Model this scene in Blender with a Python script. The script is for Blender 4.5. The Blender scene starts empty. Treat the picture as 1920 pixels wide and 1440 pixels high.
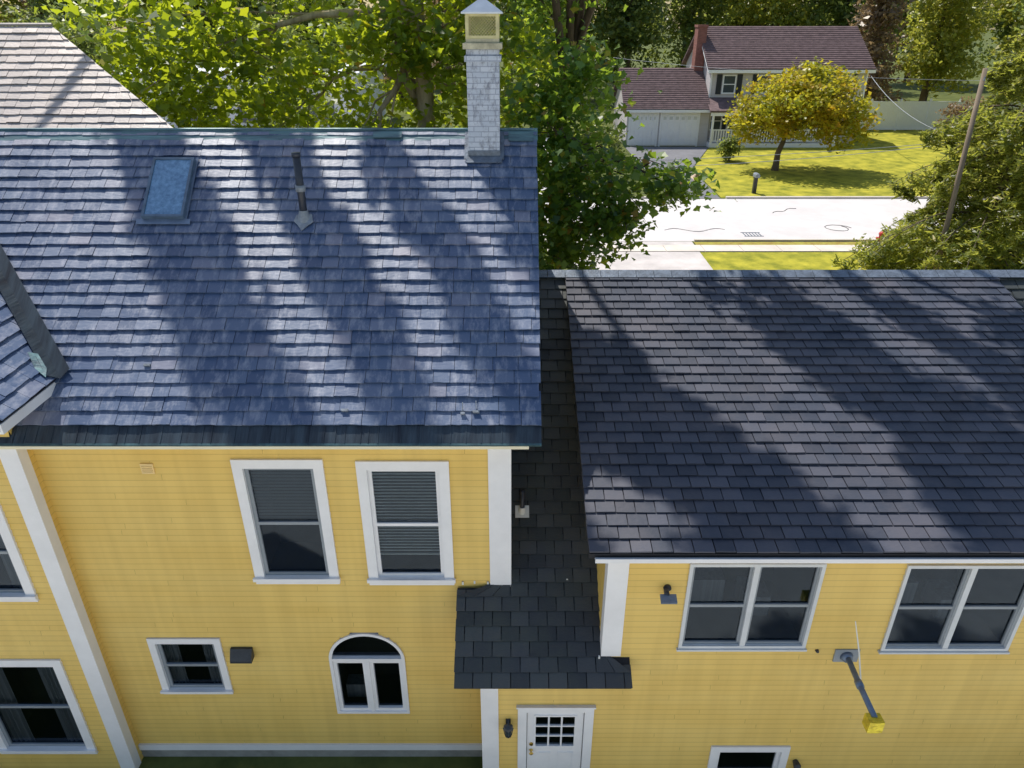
import bpy, math, random
import numpy as np
from mathutils import Vector
R=math.radians
random.seed(7); np.random.seed(7)
scene=bpy.context.scene; COL=scene.collection
H=10.6; TH=R(27.1); F=1331.0
cam=bpy.data.cameras.new('camera'); cam.sensor_width=36; cam.lens=36*F/1920; cam.clip_end=2000; cam.clip_start=.1
co=bpy.data.objects.new('camera',cam); COL.objects.link(co); co.location=(0,0,H); co.rotation_euler=(R(90)-TH,0,0); scene.camera=co
def ray(px,py):
    a=(px-960)/F; b=(720-py)/F
    return (a, math.cos(TH)+b*math.sin(TH), -math.sin(TH)+b*math.cos(TH))
def P(px,py,Y):
    d=ray(px,py); t=Y/d[1]; return (d[0]*t, Y, H+d[2]*t)
def onplane(px,py,Y0,z0,s):
    d=ray(px,py); t=(z0-s*Y0-H)/(d[2]-s*d[1]); return Vector((d[0]*t,d[1]*t,H+d[2]*t))
GF=2.6
def G(px,py,z=GF):
    d=ray(px,py); t=(z-H)/d[2]; return (d[0]*t,d[1]*t,z)

# ---------------------------------------------------------------- materials
def nt(name):
    m=bpy.data.materials.new(name); m.use_nodes=True; n=m.node_tree.nodes; l=m.node_tree.links
    return m,n,l,n['Principled BSDF']
def ramp(n,stops):
    r=n.new('ShaderNodeValToRGB'); e=r.color_ramp.elements
    while len(e)<len(stops): e.new(.5)
    for i,(p,c) in enumerate(stops): e[i].position=p; e[i].color=(*c,1)
    return r
def coords(n,l,scale):
    tc=n.new('ShaderNodeTexCoord'); mp=n.new('ShaderNodeMapping'); l.new(tc.outputs['Object'],mp.inputs[0]); mp.inputs['Scale'].default_value=scale
    return mp
def mat(name,c,rough=.7,var=.25,scale=(6,6,6),bump=.15,metal=0,c2=None,spec=.5,detail=6,nscale=1.0):
    m,n,l,b=nt(name)
    mp=coords(n,l,scale); no=n.new('ShaderNodeTexNoise'); no.inputs['Scale'].default_value=nscale; no.inputs['Detail'].default_value=detail; no.inputs['Roughness'].default_value=.65
    l.new(mp.outputs[0],no.inputs['Vector'])
    lo=tuple(x*(1-var) for x in c); hi=c2 if c2 else tuple(min(1,x*(1+var)) for x in c)
    r=ramp(n,[(.3,lo),(.7,hi)]); l.new(no.outputs['Fac'],r.inputs[0]); l.new(r.outputs[0],b.inputs['Base Color'])
    b.inputs['Roughness'].default_value=rough; b.inputs['Metallic'].default_value=metal; b.inputs['Specular IOR Level'].default_value=spec
    if bump:
        bp=n.new('ShaderNodeBump'); bp.inputs['Strength'].default_value=bump; bp.inputs['Distance'].default_value=.02
        no2=n.new('ShaderNodeTexNoise'); no2.inputs['Scale'].default_value=nscale*4; no2.inputs['Detail'].default_value=5; l.new(mp.outputs[0],no2.inputs['Vector'])
        l.new(no2.outputs['Fac'],bp.inputs['Height']); l.new(bp.outputs[0],b.inputs['Normal'])
    return m
def siding_mat():
    m,n,l,b=nt('yellow_siding')
    g=n.new('ShaderNodeNewGeometry'); mp=coords(n,l,(.7,.7,2)); no=n.new('ShaderNodeTexNoise'); no.inputs['Scale'].default_value=1; no.inputs['Detail'].default_value=7; l.new(mp.outputs[0],no.inputs['Vector'])
    r=ramp(n,[(.25,(.83,.555,.13)),(.75,(.89,.63,.18))]); l.new(no.outputs['Fac'],r.inputs[0])
    # lap shadow line painted along the bottom edge of each board
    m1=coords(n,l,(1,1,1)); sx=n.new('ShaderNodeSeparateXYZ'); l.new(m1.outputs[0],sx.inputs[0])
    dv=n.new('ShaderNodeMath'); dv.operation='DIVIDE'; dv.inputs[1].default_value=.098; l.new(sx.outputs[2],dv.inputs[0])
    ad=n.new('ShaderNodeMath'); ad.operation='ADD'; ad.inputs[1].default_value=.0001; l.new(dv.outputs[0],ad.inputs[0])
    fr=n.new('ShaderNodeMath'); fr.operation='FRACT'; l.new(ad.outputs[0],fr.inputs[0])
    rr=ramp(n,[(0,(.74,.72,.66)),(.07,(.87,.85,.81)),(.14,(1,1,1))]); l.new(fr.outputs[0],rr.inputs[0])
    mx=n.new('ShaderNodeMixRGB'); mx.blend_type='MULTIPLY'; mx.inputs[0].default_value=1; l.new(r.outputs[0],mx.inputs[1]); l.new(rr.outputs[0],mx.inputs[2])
    r3=ramp(n,[(0,(.955,.955,.955)),(1,(1,1,1))]); l.new(g.outputs['Random Per Island'],r3.inputs[0])
    mx2=n.new('ShaderNodeMixRGB'); mx2.blend_type='MULTIPLY'; mx2.inputs[0].default_value=1; l.new(mx.outputs[0],mx2.inputs[1]); l.new(r3.outputs[0],mx2.inputs[2])
    # faint vertical weather runs
    mp4=coords(n,l,(5,5,.35)); n4=n.new('ShaderNodeTexNoise'); n4.inputs['Scale'].default_value=1; n4.inputs['Detail'].default_value=5; l.new(mp4.outputs[0],n4.inputs['Vector'])
    r4=ramp(n,[(.35,(.92,.91,.89)),(.6,(1,1,1))]); l.new(n4.outputs['Fac'],r4.inputs[0])
    mx3=n.new('ShaderNodeMixRGB'); mx3.blend_type='MULTIPLY'; mx3.inputs[0].default_value=1; l.new(mx2.outputs[0],mx3.inputs[1]); l.new(r4.outputs[0],mx3.inputs[2])
    l.new(mx3.outputs[0],b.inputs['Base Color']); b.inputs['Roughness'].default_value=.55; return m
def tile_mat(name,stops,rough,stain,sscale,bump=.5,spec=.5,stainc=(.3,.3,.36),lo=.42,hi=.75):
    m,n,l,b=nt(name); g=n.new('ShaderNodeNewGeometry')
    r=ramp(n,stops); l.new(g.outputs['Random Per Island'],r.inputs[0])
    mp=coords(n,l,sscale); no=n.new('ShaderNodeTexNoise'); no.inputs['Scale'].default_value=1; no.inputs['Detail'].default_value=8; no.inputs['Roughness'].default_value=.7
    l.new(mp.outputs[0],no.inputs['Vector'])
    r2=ramp(n,[(lo,(0,0,0)),(hi,(1,1,1))]); l.new(no.outputs['Fac'],r2.inputs[0])
    mu=n.new('ShaderNodeMath'); mu.operation='MULTIPLY'; mu.inputs[1].default_value=stain; l.new(r2.outputs[0],mu.inputs[0])
    mx=n.new('ShaderNodeMixRGB'); l.new(mu.outputs[0],mx.inputs[0]); l.new(r.outputs[0],mx.inputs[1]); mx.inputs[2].default_value=(*stainc,1)
    l.new(mx.outputs[0],b.inputs['Base Color']); b.inputs['Roughness'].default_value=rough; b.inputs['Specular IOR Level'].default_value=spec
    mp2=coords(n,l,(14,30,30)); no2=n.new('ShaderNodeTexNoise'); no2.inputs['Scale'].default_value=1; no2.inputs['Detail'].default_value=8; l.new(mp2.outputs[0],no2.inputs['Vector'])
    bp=n.new('ShaderNodeBump'); bp.inputs['Strength'].default_value=bump; bp.inputs['Distance'].default_value=.012; l.new(no2.outputs['Fac'],bp.inputs['Height']); l.new(bp.outputs[0],b.inputs['Normal'])
    return m
def leaf_mat(name,stops,trans=.4,tc=(.45,.6,.08),patch=None):
    m=bpy.data.materials.new(name); m.use_nodes=True; n=m.node_tree.nodes; l=m.node_tree.links
    n.clear(); out=n.new('ShaderNodeOutputMaterial'); g=n.new('ShaderNodeNewGeometry')
    r=ramp(n,stops); l.new(g.outputs['Random Per Island'],r.inputs[0]); col=r.outputs[0]
    if patch:
        mp=coords(n,l,(.5,.5,.5)); no=n.new('ShaderNodeTexNoise'); no.inputs['Scale'].default_value=1; no.inputs['Detail'].default_value=3; l.new(mp.outputs[0],no.inputs['Vector'])
        r2=ramp(n,[(.40,(0,0,0)),(.58,(.85,.85,.85))]); l.new(no.outputs['Fac'],r2.inputs[0])
        mx=n.new('ShaderNodeMixRGB'); l.new(r2.outputs[0],mx.inputs[0]); l.new(col,mx.inputs[1]); mx.inputs[2].default_value=(*patch,1); col=mx.outputs[0]
    p=n.new('ShaderNodeBsdfPrincipled'); p.inputs['Roughness'].default_value=.42; p.inputs['Specular IOR Level'].default_value=.5; l.new(col,p.inputs['Base Color'])
    t=n.new('ShaderNodeBsdfTranslucent'); m2=n.new('ShaderNodeMixRGB'); m2.inputs[0].default_value=.6; l.new(col,m2.inputs[1]); m2.inputs[2].default_value=(*tc,1); l.new(m2.outputs[0],t.inputs[0])
    ms=n.new('ShaderNodeMixShader'); ms.inputs[0].default_value=trans; l.new(p.outputs[0],ms.inputs[1]); l.new(t.outputs[0],ms.inputs[2]); l.new(ms.outputs[0],out.inputs[0])
    return m
def glass_mat(name,tint=(.8,.85,.9),refl=(.9,.93,1),base=.08):
    m=bpy.data.materials.new(name); m.use_nodes=True; n=m.node_tree.nodes; l=m.node_tree.links; n.clear()
    out=n.new('ShaderNodeOutputMaterial'); tr=n.new('ShaderNodeBsdfTransparent'); tr.inputs[0].default_value=(*tint,1)
    gl=n.new('ShaderNodeBsdfGlossy'); gl.inputs['Roughness'].default_value=.03; gl.inputs[0].default_value=(*refl,1)
    fr=n.new('ShaderNodeFresnel'); fr.inputs[0].default_value=1.4; ad=n.new('ShaderNodeMath'); ad.operation='ADD'; ad.inputs[1].default_value=base; l.new(fr.outputs[0],ad.inputs[0])
    ms=n.new('ShaderNodeMixShader'); l.new(ad.outputs[0],ms.inputs[0]); l.new(tr.outputs[0],ms.inputs[1]); l.new(gl.outputs[0],ms.inputs[2]); l.new(ms.outputs[0],out.inputs[0])
    return m
M={}
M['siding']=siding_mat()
M['trim']=mat('white_trim',(.83,.82,.83),.5,.06,(2,2,2),.04)
M['cream']=mat('cream_fascia',(.80,.72,.52),.5,.06,(2,2,2),.04)
M['trimgrey']=mat('grey_trim',(.62,.64,.66),.45,.08,(3,3,3),.03)
M['sashgrey']=mat('sash_grey',(.27,.30,.33),.45,.1,(3,3,3),.03)
M['dark']=mat('dark_metal',(.03,.035,.045),.4,.3,(8,8,8),.1)
M['skyframe']=mat('skylight_frame',(.09,.14,.21),.35,.3,(8,8,8),.1)
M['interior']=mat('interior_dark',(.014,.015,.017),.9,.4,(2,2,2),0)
M['blind']=mat('blind_white',(.55,.58,.56),.6,.05,(2,2,2),0)
M['screen']=mat('blind_grey',(.11,.12,.13),.8,.1,(2,2,2),0)
M['curtain']=mat('curtain_grey',(.17,.18,.20),.9,.3,(20,20,.4),.2)
M['slate']=tile_mat('slate',[(0,(.042,.078,.165)),(.3,(.060,.10,.20)),(.6,(.080,.125,.225)),(.88,(.11,.15,.25)),(1,(.19,.20,.28))],.48,.8,(9,3.5,3.5),.25,.5,(.36,.38,.46),.48,.74)
M['shingle']=tile_mat('charcoal_shingle',[(0,(.025,.033,.055)),(.5,(.042,.052,.080)),(1,(.072,.078,.108))],.6,.5,(1.0,1.0,1.0),.3,.5,(.13,.115,.125))
M['shingle2']=tile_mat('charcoal_shingle_weathered',[(0,(.028,.033,.040)),(.5,(.044,.050,.058)),(1,(.072,.078,.086))],.6,.5,(1.5,1.5,1.5),.3,.5,(.082,.098,.070))
M['sunslate']=tile_mat('sunlit_slate',[(0,(.36,.32,.31)),(.5,(.48,.42,.40)),(1,(.60,.52,.48))],.45,.4,(2,2,2),.3,.6,(.58,.46,.38))  # sunlit brightness of the rear slope put into the slate colour
M['deck']=mat('roof_deck',(.012,.013,.018),.8,.2,(4,4,4),.1)
M['copper']=mat('copper_patina',(.07,.11,.16),.45,.35,(1.2,9,9),.3,.2,(.15,.29,.31))
M['copperdark']=mat('copper_dark',(.018,.026,.045),.45,.5,(9,1,1),.3,.2,(.05,.075,.10))
M['teal']=mat('copper_teal',(.03,.06,.09),.5,.5,(5,1,1),.3,.2,(.08,.17,.19))
M['lead']=mat('lead_grey',(.26,.29,.33),.5,.3,(9,9,9),.3,.2)
M['leaddark']=mat('lead_dark',(.13,.16,.21),.5,.4,(9,9,9),.3,.2)
M['pipe']=mat('pipe_black',(.03,.035,.05),.4,.3,(9,9,9),.2)
M['brasscol']=mat('brass',(.65,.42,.1),.3,.1,(5,5,5),.02,1)
M['gold']=mat('gold_foil',(.80,.62,.05),.3,.35,(9,9,9),.6,.5)
M['beige']=mat('beige_plastic',(.84,.62,.28),.6,.08,(5,5,5),.03)
M['capwhite']=mat('cap_metal',(.72,.76,.82),.35,.1,(5,5,5),.05,.2)
M['cage']=mat('cage_cream',(.60,.54,.28),.6,.2,(5,5,5),.1)
M['rod']=mat('white_rod',(.75,.75,.72),.5,.05,(5,5,5),0)
M['steelblue']=mat('painted_steel',(.16,.21,.30),.4,.25,(6,6,6),.1,.3)
M['concrete']=mat('foundation',(.30,.29,.27),.9,.25,(3,3,3),.3)
M['glass']=glass_mat('window_glass',(.60,.65,.68),(.55,.70,.90),.015)
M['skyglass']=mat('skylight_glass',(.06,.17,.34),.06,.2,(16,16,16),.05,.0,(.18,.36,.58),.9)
def chimney_mat():
    m,n,l,b=nt('whitewashed_brick')
    mp=coords(n,l,(1,1,1)); sx=n.new('ShaderNodeSeparateXYZ'); l.new(mp.outputs[0],sx.inputs[0]); ad=n.new('ShaderNodeMath'); l.new(sx.outputs[0],ad.inputs[0]); l.new(sx.outputs[1],ad.inputs[1])
    cx=n.new('ShaderNodeCombineXYZ'); l.new(ad.outputs[0],cx.inputs[0]); l.new(sx.outputs[2],cx.inputs[1])
    br=n.new('ShaderNodeTexBrick'); l.new(cx.outputs[0],br.inputs['Vector']); br.inputs['Scale'].default_value=1; br.inputs['Brick Width'].default_value=.2; br.inputs['Row Height'].default_value=.068; br.inputs['Mortar Size'].default_value=.006
    br.inputs['Color1'].default_value=(.58,.62,.70,1); br.inputs['Color2'].default_value=(.48,.53,.62,1); br.inputs['Mortar'].default_value=(.34,.38,.47,1)
    mp2=coords(n,l,(12,12,6)); no=n.new('ShaderNodeTexNoise'); no.inputs['Scale'].default_value=1; no.inputs['Detail'].default_value=10; no.inputs['Roughness'].default_value=.8; l.new(mp2.outputs[0],no.inputs['Vector'])
    r=ramp(n,[(.50,(0,0,0)),(.62,(.85,.85,.85))]); l.new(no.outputs['Fac'],r.inputs[0])
    mx=n.new('ShaderNodeMixRGB'); l.new(r.outputs[0],mx.inputs[0]); l.new(br.outputs[0],mx.inputs[1]); mx.inputs[2].default_value=(.20,.21,.26,1)
    l.new(mx.outputs[0],b.inputs['Base Color'])
    bp=n.new('ShaderNodeBump'); bp.inputs['Strength'].default_value=.6; bp.inputs['Distance'].default_value=.008; l.new(br.outputs['Fac'],bp.inputs['Height']); bp.invert=True; l.new(bp.outputs[0],b.inputs['Normal'])
    b.inputs['Roughness'].default_value=.8; return m
M['chimney']=chimney_mat()
M['crownc']=mat('chimney_crown',(.52,.48,.34),.85,.3,(8,8,8),.3)
M['bark']=mat('bark_pale',(.32,.24,.14),.9,.5,(3,3,1),.8,0,(.62,.52,.36))
M['barkdark']=mat('bark_dark',(.12,.09,.065),.9,.4,(5,5,1),.8)
M['leafA']=leaf_mat('leaf_green',[(0,(.018,.06,.018)),(.45,(.045,.12,.026)),(.8,(.15,.25,.028)),(.97,(.30,.36,.03)),(1,(.50,.14,.03))],.52,(.88,.98,.03))
M['leafB']=leaf_mat('leaf_darker',[(0,(.022,.07,.028)),(.5,(.05,.13,.035)),(.92,(.11,.20,.035)),(1,(.42,.15,.04))],.48,(.62,.82,.05))
M['leafO']=leaf_mat('leaf_gold',[(0,(.20,.20,.02)),(.4,(.36,.30,.02)),(.8,(.52,.37,.02)),(1,(.50,.20,.02))],.45,(.92,.80,.05),(.17,.25,.02))
M['leafY']=leaf_mat('leaf_yellowgreen',[(0,(.09,.13,.02)),(.6,(.22,.26,.04)),(1,(.45,.38,.06))],.45,(.85,.85,.12))
M['leafH']=leaf_mat('needle_green',[(0,(.045,.08,.02)),(.5,(.12,.16,.035)),(.9,(.30,.30,.07)),(1,(.46,.36,.12))],.46,(.85,.88,.12))
M['leafF']=leaf_mat('leaf_far',[(0,(.05,.09,.035)),(.6,(.10,.15,.045)),(1,(.22,.22,.05))],.45,(.65,.75,.15))
M['leafT']=leaf_mat('leaf_tan',[(0,(.13,.10,.07)),(.6,(.23,.16,.10)),(1,(.32,.22,.11))],.35,(.7,.5,.25))
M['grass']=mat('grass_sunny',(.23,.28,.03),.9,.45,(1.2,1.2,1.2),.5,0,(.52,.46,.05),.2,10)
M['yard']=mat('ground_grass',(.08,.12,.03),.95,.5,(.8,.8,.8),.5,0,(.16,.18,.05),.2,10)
M['road']=mat('road_pale',(.60,.57,.57),.9,.10,(.6,.6,.6),.2)
M['walk']=mat('sidewalk_concrete',(.64,.58,.52),.9,.15,(1,1,1),.2)
M['drive']=mat('asphalt_drive',(.17,.17,.19),.9,.2,(1,1,1),.3)
M['neardrive']=mat('near_driveway',(.54,.50,.49),.9,.2,(1,1,1),.3)
M['leaflitter']=mat('verge_litter',(.50,.29,.06),.95,.5,(4,4,4),.5,0,(.38,.38,.06))
M['bounce']=mat('pale_bounce',(.76,.73,.67),.95,.10,(4,4,4),.3)
M['tar']=mat('tar',(.05,.05,.05),.5,.2,(4,4,4),.1)
M['farwall']=mat('clapboard_beige',(.56,.53,.54),.8,.06,(.5,.5,9),.1)
M['farroof']=mat('brown_shingle',(.13,.085,.09),.85,.35,(3,3,9),.4,0,(.21,.14,.145))
M['farwhite']=mat('far_white',(.88,.88,.92),.6,.04,(2,2,2),.03)
M['shutter']=mat('shutter_black',(.02,.025,.035),.6,.2,(3,3,3),.05)
M['farglass']=mat('far_glass',(.06,.08,.10),.1,.3,(1,1,1),0)
M['brick']=mat('red_brick',(.26,.11,.09),.9,.3,(4,4,9),.3)
M['fence']=mat('vinyl_white',(.90,.92,.96),.4,.03,(1,1,1),.02)
M['red']=mat('hydrant_red',(.5,.04,.03),.4,.1,(4,4,4),.05)
M['wood']=mat('pole_wood',(.26,.20,.15),.9,.3,(4,4,.6),.4)
M['palewall']=mat('pale_stucco',(.75,.75,.77),.8,.08,(1,1,1),.1)
M['paleroof']=mat('pale_flat_roof',(.70,.72,.76),.8,.12,(.6,.6,.6),.1)

# ---------------------------------------------------------------- mesh helpers
class MB:
    def __init__(s): s.v=[]; s.f=[]
    def add(s,vs,fs):
        o=len(s.v); s.v+= [tuple(v) for v in vs]; s.f+=[tuple(i+o for i in f) for f in fs]; return s
    def box(s,x0,x1,y0,y1,z0,z1):
        vs=[(x,y,z) for z in(z0,z1) for y in(y0,y1) for x in(x0,x1)]
        return s.add(vs,[(0,2,3,1),(4,5,7,6),(0,1,5,4),(2,6,7,3),(0,4,6,2),(1,3,7,5)])
    def fbox(s,fr,a0,a1,b0,b1,c0,c1):   # box in a local frame (o,u,v,n)
        o,u,v,n=fr; vs=[o+u*x+v*y+n*z for z in(c0,c1) for y in(b0,b1) for x in(a0,a1)]
        return s.add(vs,[(0,2,3,1),(4,5,7,6),(0,1,5,4),(2,6,7,3),(0,4,6,2),(1,3,7,5)])
    def poly(s,vs): return s.add(vs,[tuple(range(len(vs)))])
    def prism(s,pts,d):                  # polygon pts extruded by vector d
        n=len(pts); a=[Vector(p) for p in pts]; d=Vector(d); vs=a+[p+d for p in a]
        fs=[tuple(range(n))[::-1],tuple(range(n,2*n))]+[(i,(i+1)%n,n+(i+1)%n,n+i) for i in range(n)]
        return s.add(vs,fs)
    def tube(s,pts,rad,n=10,cap=True):
        pts=[Vector(p) for p in pts]; rad=rad if isinstance(rad,(list,tuple)) else [rad]*len(pts)
        rings=[]; 
        for i,p in enumerate(pts):
            d=(pts[min(i+1,len(pts)-1)]-pts[max(i-1,0)]).normalized()
            a=Vector((1,0,0)) if abs(d.x)<.8 else Vector((0,1,0))
            u=d.cross(a).normalized(); v=d.cross(u)
            rings.append([p+(u*math.cos(2*math.pi*k/n)+v*math.sin(2*math.pi*k/n))*rad[i] for k in range(n)])
        vs=[q for r in rings for q in r]; fs=[]
        for i in range(len(pts)-1):
            for k in range(n): fs.append((i*n+k,i*n+(k+1)%n,(i+1)*n+(k+1)%n,(i+1)*n+k))
        if cap: fs+= [tuple(range(n))[::-1],tuple((len(pts)-1)*n+k for k in range(n))]
        return s.add(vs,fs)
    def build(s,name,m,parent=None,smooth=False):
        me=bpy.data.meshes.new(name); me.from_pydata(s.v,[],s.f); me.update()
        if smooth: me.polygons.foreach_set('use_smooth',[True]*len(me.polygons))
        me.materials.append(m); o=bpy.data.objects.new(name,me); COL.objects.link(o)
        if parent:
            o.parent=parent
            pw=Vector((0,0,0)); q=parent
            while q: pw+=q.location; q=q.parent
            o.location=-pw
        return o
def tag(o,label=None,cat=None,group=None,kind=None):
    if label: o['label']=label
    if cat: o['category']=cat
    if group: o['group']=group
    if kind: o['kind']=kind
    return o
def thing(name,loc,label,cat,group=None):
    o=bpy.data.objects.new(name,None); COL.objects.link(o); o.location=loc; o.empty_display_size=.3
    return tag(o,label,cat,group)
V=Vector

# ---------------------------------------------------------------- ground and roads
def gz(y):
    if y<8.3: return 0.0
    if y>12.6: return GF
    t=(y-8.3)/4.3; return GF*t*t*(3-2*t)
ys=[-300,-60,-10,5,8.3,8.8,9.3,9.8,10.3,10.8,11.3,11.8,12.3,12.6,40,120,800]; xs=[-500,-100,-30,0,30,100,500]
g=MB(); g.add([(x,y,gz(y)) for y in ys for x in xs],[(j*7+i,j*7+i+1,(j+1)*7+i+1,(j+1)*7+i) for j in range(len(ys)-1) for i in range(6)])
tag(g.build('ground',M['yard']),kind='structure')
def sheet(name,pts,z,m):
    b=MB(); b.poly([(x,y,z) for x,y in pts]); return tag(b.build(name,m),kind='structure')
sheet('rear_bounce_ground',[(-45,-55),(45,-55),(45,5.0),(-45,5.0)],.012,M['bounce'])  # unseen pale ground, added to bounce sun onto the shaded walls
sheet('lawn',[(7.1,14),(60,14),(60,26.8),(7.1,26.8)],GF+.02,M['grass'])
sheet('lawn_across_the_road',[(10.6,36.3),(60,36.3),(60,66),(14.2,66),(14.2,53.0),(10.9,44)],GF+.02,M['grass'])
sheet('driveway',[(2.3,13.2),(7.05,13.2),(7.3,28.3),(2.3,28.3)],GF+.024,M['neardrive'])
sheet('verge',[(7.35,27.75),(60,27.75),(60,28.2),(7.35,28.2)],GF+.03,M['leaflitter'])
b=MB(); 
for i in range(-20,40): b.box(i*1.5+.01,i*1.5+1.49,26.85,27.7,GF-.1,GF+.05)
tag(b.build('sidewalk',M['walk']),kind='structure')
sheet('road',[(-80,28.4),(80,28.4),(80,36.1),(-80,36.1)],GF+.008,M['road'])
b=MB(); b.box(-80,2.2,28.25,28.4,GF-.1,GF+.11); b.box(7.4,80,28.25,28.4,GF-.1,GF+.11); b.box(-80,7.9,36.1,36.25,GF-.1,GF+.11); b.box(10.8,80,36.1,36.25,GF-.1,GF+.11)
tag(b.build('kerb',M['walk']),kind='structure')
sheet('driveway_across_the_road',[(8.0,36.1),(10.5,36.1),(10.8,44),(14.0,52.6),(8.0,52.6)],GF+.026,M['drive'])
marks=[((1535,428),'coiled dark tar mark on the pale road nearest the right conifer'),((1470,395),'faint dark tar crack on the far half of the pale road'),((1290,432),'long thin tar crack at the left of the pale road')]
for (pp,lab) in marks:
    c=G(pp[0]+ (35 if pp[0]==1535 else 0),pp[1]); b=MB(); x,y=c[0],c[1]; pts=[]
    for k in range(14):
        t=k/13
        if 'coiled' in lab: pts.append((x+math.cos(t*7)*(.6-.2*t),y+math.sin(t*7)*.5,GF+.014))
        elif 'long' in lab: pts.append((x-1+2.6*t,y+.25*math.sin(t*9),GF+.014))
        else: pts.append((x-.7+1.4*t,y-.5+1.0*t+.12*math.sin(t*11),GF+.014))
    b.tube(pts,.016,5); tag(b.build('tar_crack',M['tar']),lab,'crack')
c=G(1410,440); b=MB()
for k in range(6): b.box(c[0]-.35+k*.13,c[0]-.35+k*.13+.04,c[1]-.26,c[1]+.26,GF+.009,GF+.02)
b.box(c[0]-.40,c[0]+.4,c[1]-.31,c[1]-.26,GF+.009,GF+.021); b.box(c[0]-.40,c[0]+.4,c[1]+.26,c[1]+.31,GF+.009,GF+.021)
tag(b.build('drain_grate',M['leaddark']),'small slotted iron drain grate in the pale road','drain')

# ---------------------------------------------------------------- the yellow house
house=thing('yellow_house',(0,9,0),'large yellow clapboard house with slate and charcoal shingle roofs and white trim','house')
STEP=.098
def siding(mb,f,s0,s1,z0,z1,opens=(),step=STEP,lim=None):
    z=z0
    while z<z1-1e-4:
        zt=min(z+step,z1); zm=(z+zt)/2; a0,a1=s0,s1
        if lim: a0,a1=lim(zm)
        segs=[(a0,a1)] if a1>a0 else []
        for op in opens:
            iv=op(zm)
            if not iv: continue
            ns=[]
            for (p,q) in segs:
                if iv[1]<=p or iv[0]>=q: ns.append((p,q)); continue
                if iv[0]>p: ns.append((p,iv[0]))
                if iv[1]<q: ns.append((iv[1],q))
            segs=ns
        for (p,q) in segs:
            cuts=[p]; xx=p+random.uniform(.8,3.6)
            while xx<q-.4: cuts.append(xx); xx+=random.uniform(2.2,3.6)
            cuts.append(q)
            for i in range(len(cuts)-1):
                c0,c1=cuts[i]+(.001 if i else 0),cuts[i+1]-(.001 if i<len(cuts)-2 else 0)
                mb.add([f(c0,z,.020),f(c1,z,.020),f(c1,zt,.003),f(c0,zt,.003),f(c0,z,0),f(c1,z,0)],[(0,1,2,3),(4,5,1,0)])
        z=zt
def rect_open(x0,x1,z0,z1): return lambda z:(x0,x1) if z0<z<z1 else None
def wbox(b,x0,x1,z0,z1,Y,a,c): b.box(x0,x1,Y-a,Y-c,z0,z1)   # a=outward front, c=outward back
def ring(b,x0,x1,z0,z1,Y,w,a,c,wt=None,wb=None):
    wt=wt or w; wb=wb or w
    wbox(b,x0,x0+w,z0,z1,Y,a,c); wbox(b,x1-w,x1,z0,z1,Y,a,c); wbox(b,x0+w,x1-w,z1-wt,z1,Y,a,c); wbox(b,x0+w,x1-w,z0,z0+wb,Y,a,c)
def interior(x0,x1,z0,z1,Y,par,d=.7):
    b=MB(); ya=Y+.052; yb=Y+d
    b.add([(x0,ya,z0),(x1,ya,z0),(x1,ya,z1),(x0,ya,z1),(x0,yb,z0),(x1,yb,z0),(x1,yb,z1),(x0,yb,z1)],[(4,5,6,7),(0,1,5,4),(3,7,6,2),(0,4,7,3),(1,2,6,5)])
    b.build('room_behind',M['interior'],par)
def sash(par,x0,x1,z0,z1,Y,m,w=.045,rail=.5,recess=.0):
    b=MB(); ring(b,x0,x1,z0,z1,Y,w,-.005,-.04); zm=z0+(z1-z0)*rail
    if rail: wbox(b,x0+w,x1-w,zm-.022,zm+.022,Y,.0,-.04)
    b.build('sash',m,par)
    b=MB(); b.poly([(x0+w,Y+.03,z0+w),(x1-w,Y+.03,z0+w),(x1-w,Y+.03,z1-w),(x0+w,Y+.03,z1-w)]); b.build('pane',M['glass'],par)
def px_rect(l,r,t,bm,Y):
    m=(t+bm)/2; return P(l,m,Y)[0],P(r,m,Y)[0],P(960,bm,Y)[2],P(960,t,Y)[2]
def blinds(par,x0,x1,z0,z1,Y,frac,m,step=.05,hh=.022):
    b=MB(); z=z1; zb=z1-(z1-z0)*frac
    while z>zb:
        b.add([(x0,Y+.085,z),(x1,Y+.085,z),(x1,Y+.075,z-hh),(x0,Y+.075,z-hh)],[(0,1,2,3)]); z-=step
    b.box(x0,x1,Y+.065,Y+.095,zb-.02,zb); b.build('blind',m,par)
opensL=[];opensR=[];opensW=[]
def win(rect,Y,opens,cas=.13,sm=None,blind=0,bm=None,rail=.5,label=None,curtain=False,cm=None,sill=True,hh=.022):
    x0,x1,z0,z1=rect; c=cas; b=MB(); ring(b,x0,x1,z0,z1,Y,c,.045,-.05,c,c*.9)
    if sill: wbox(b,x0-.02,x1+.02,z0+c*.55,z0+c*.95,Y,.085,.046)
    w=b.build('window',cm or M['trim'],house)
    if label: w['label']=label
    a0,a1,b0,b1=x0+c,x1-c,z0+c*.9,z1-c
    sash(w,a0,a1,b0,b1,Y,sm or M['sashgrey'],.05,rail); interior(a0,a1,b0,b1,Y,w)
    if blind: blinds(w,a0+.03,a1-.03,b0,b1-.03,Y,blind,bm or M['blind'],.05,hh)
    if curtain:
        for (s0,s1) in ((a0,a0+(a1-a0)*.30),(a1-(a1-a0)*.30,a1)):
            q=MB(); n=16; vs=[]; 
            for k in range(n+1):
                x=s0+(s1-s0)*k/n; y=Y+.10+.02*math.sin(k*1.9); vs+= [(x,y,b0),(x,y,b1)]
            q.add(vs,[(2*k,2*k+2,2*k+3,2*k+1) for k in range(n)])
            q.build('curtain',M['curtain'],w)
    opens.append(rect_open(x0+.05,x1-.05,z0+.05,z1-.05)); return w
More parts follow.
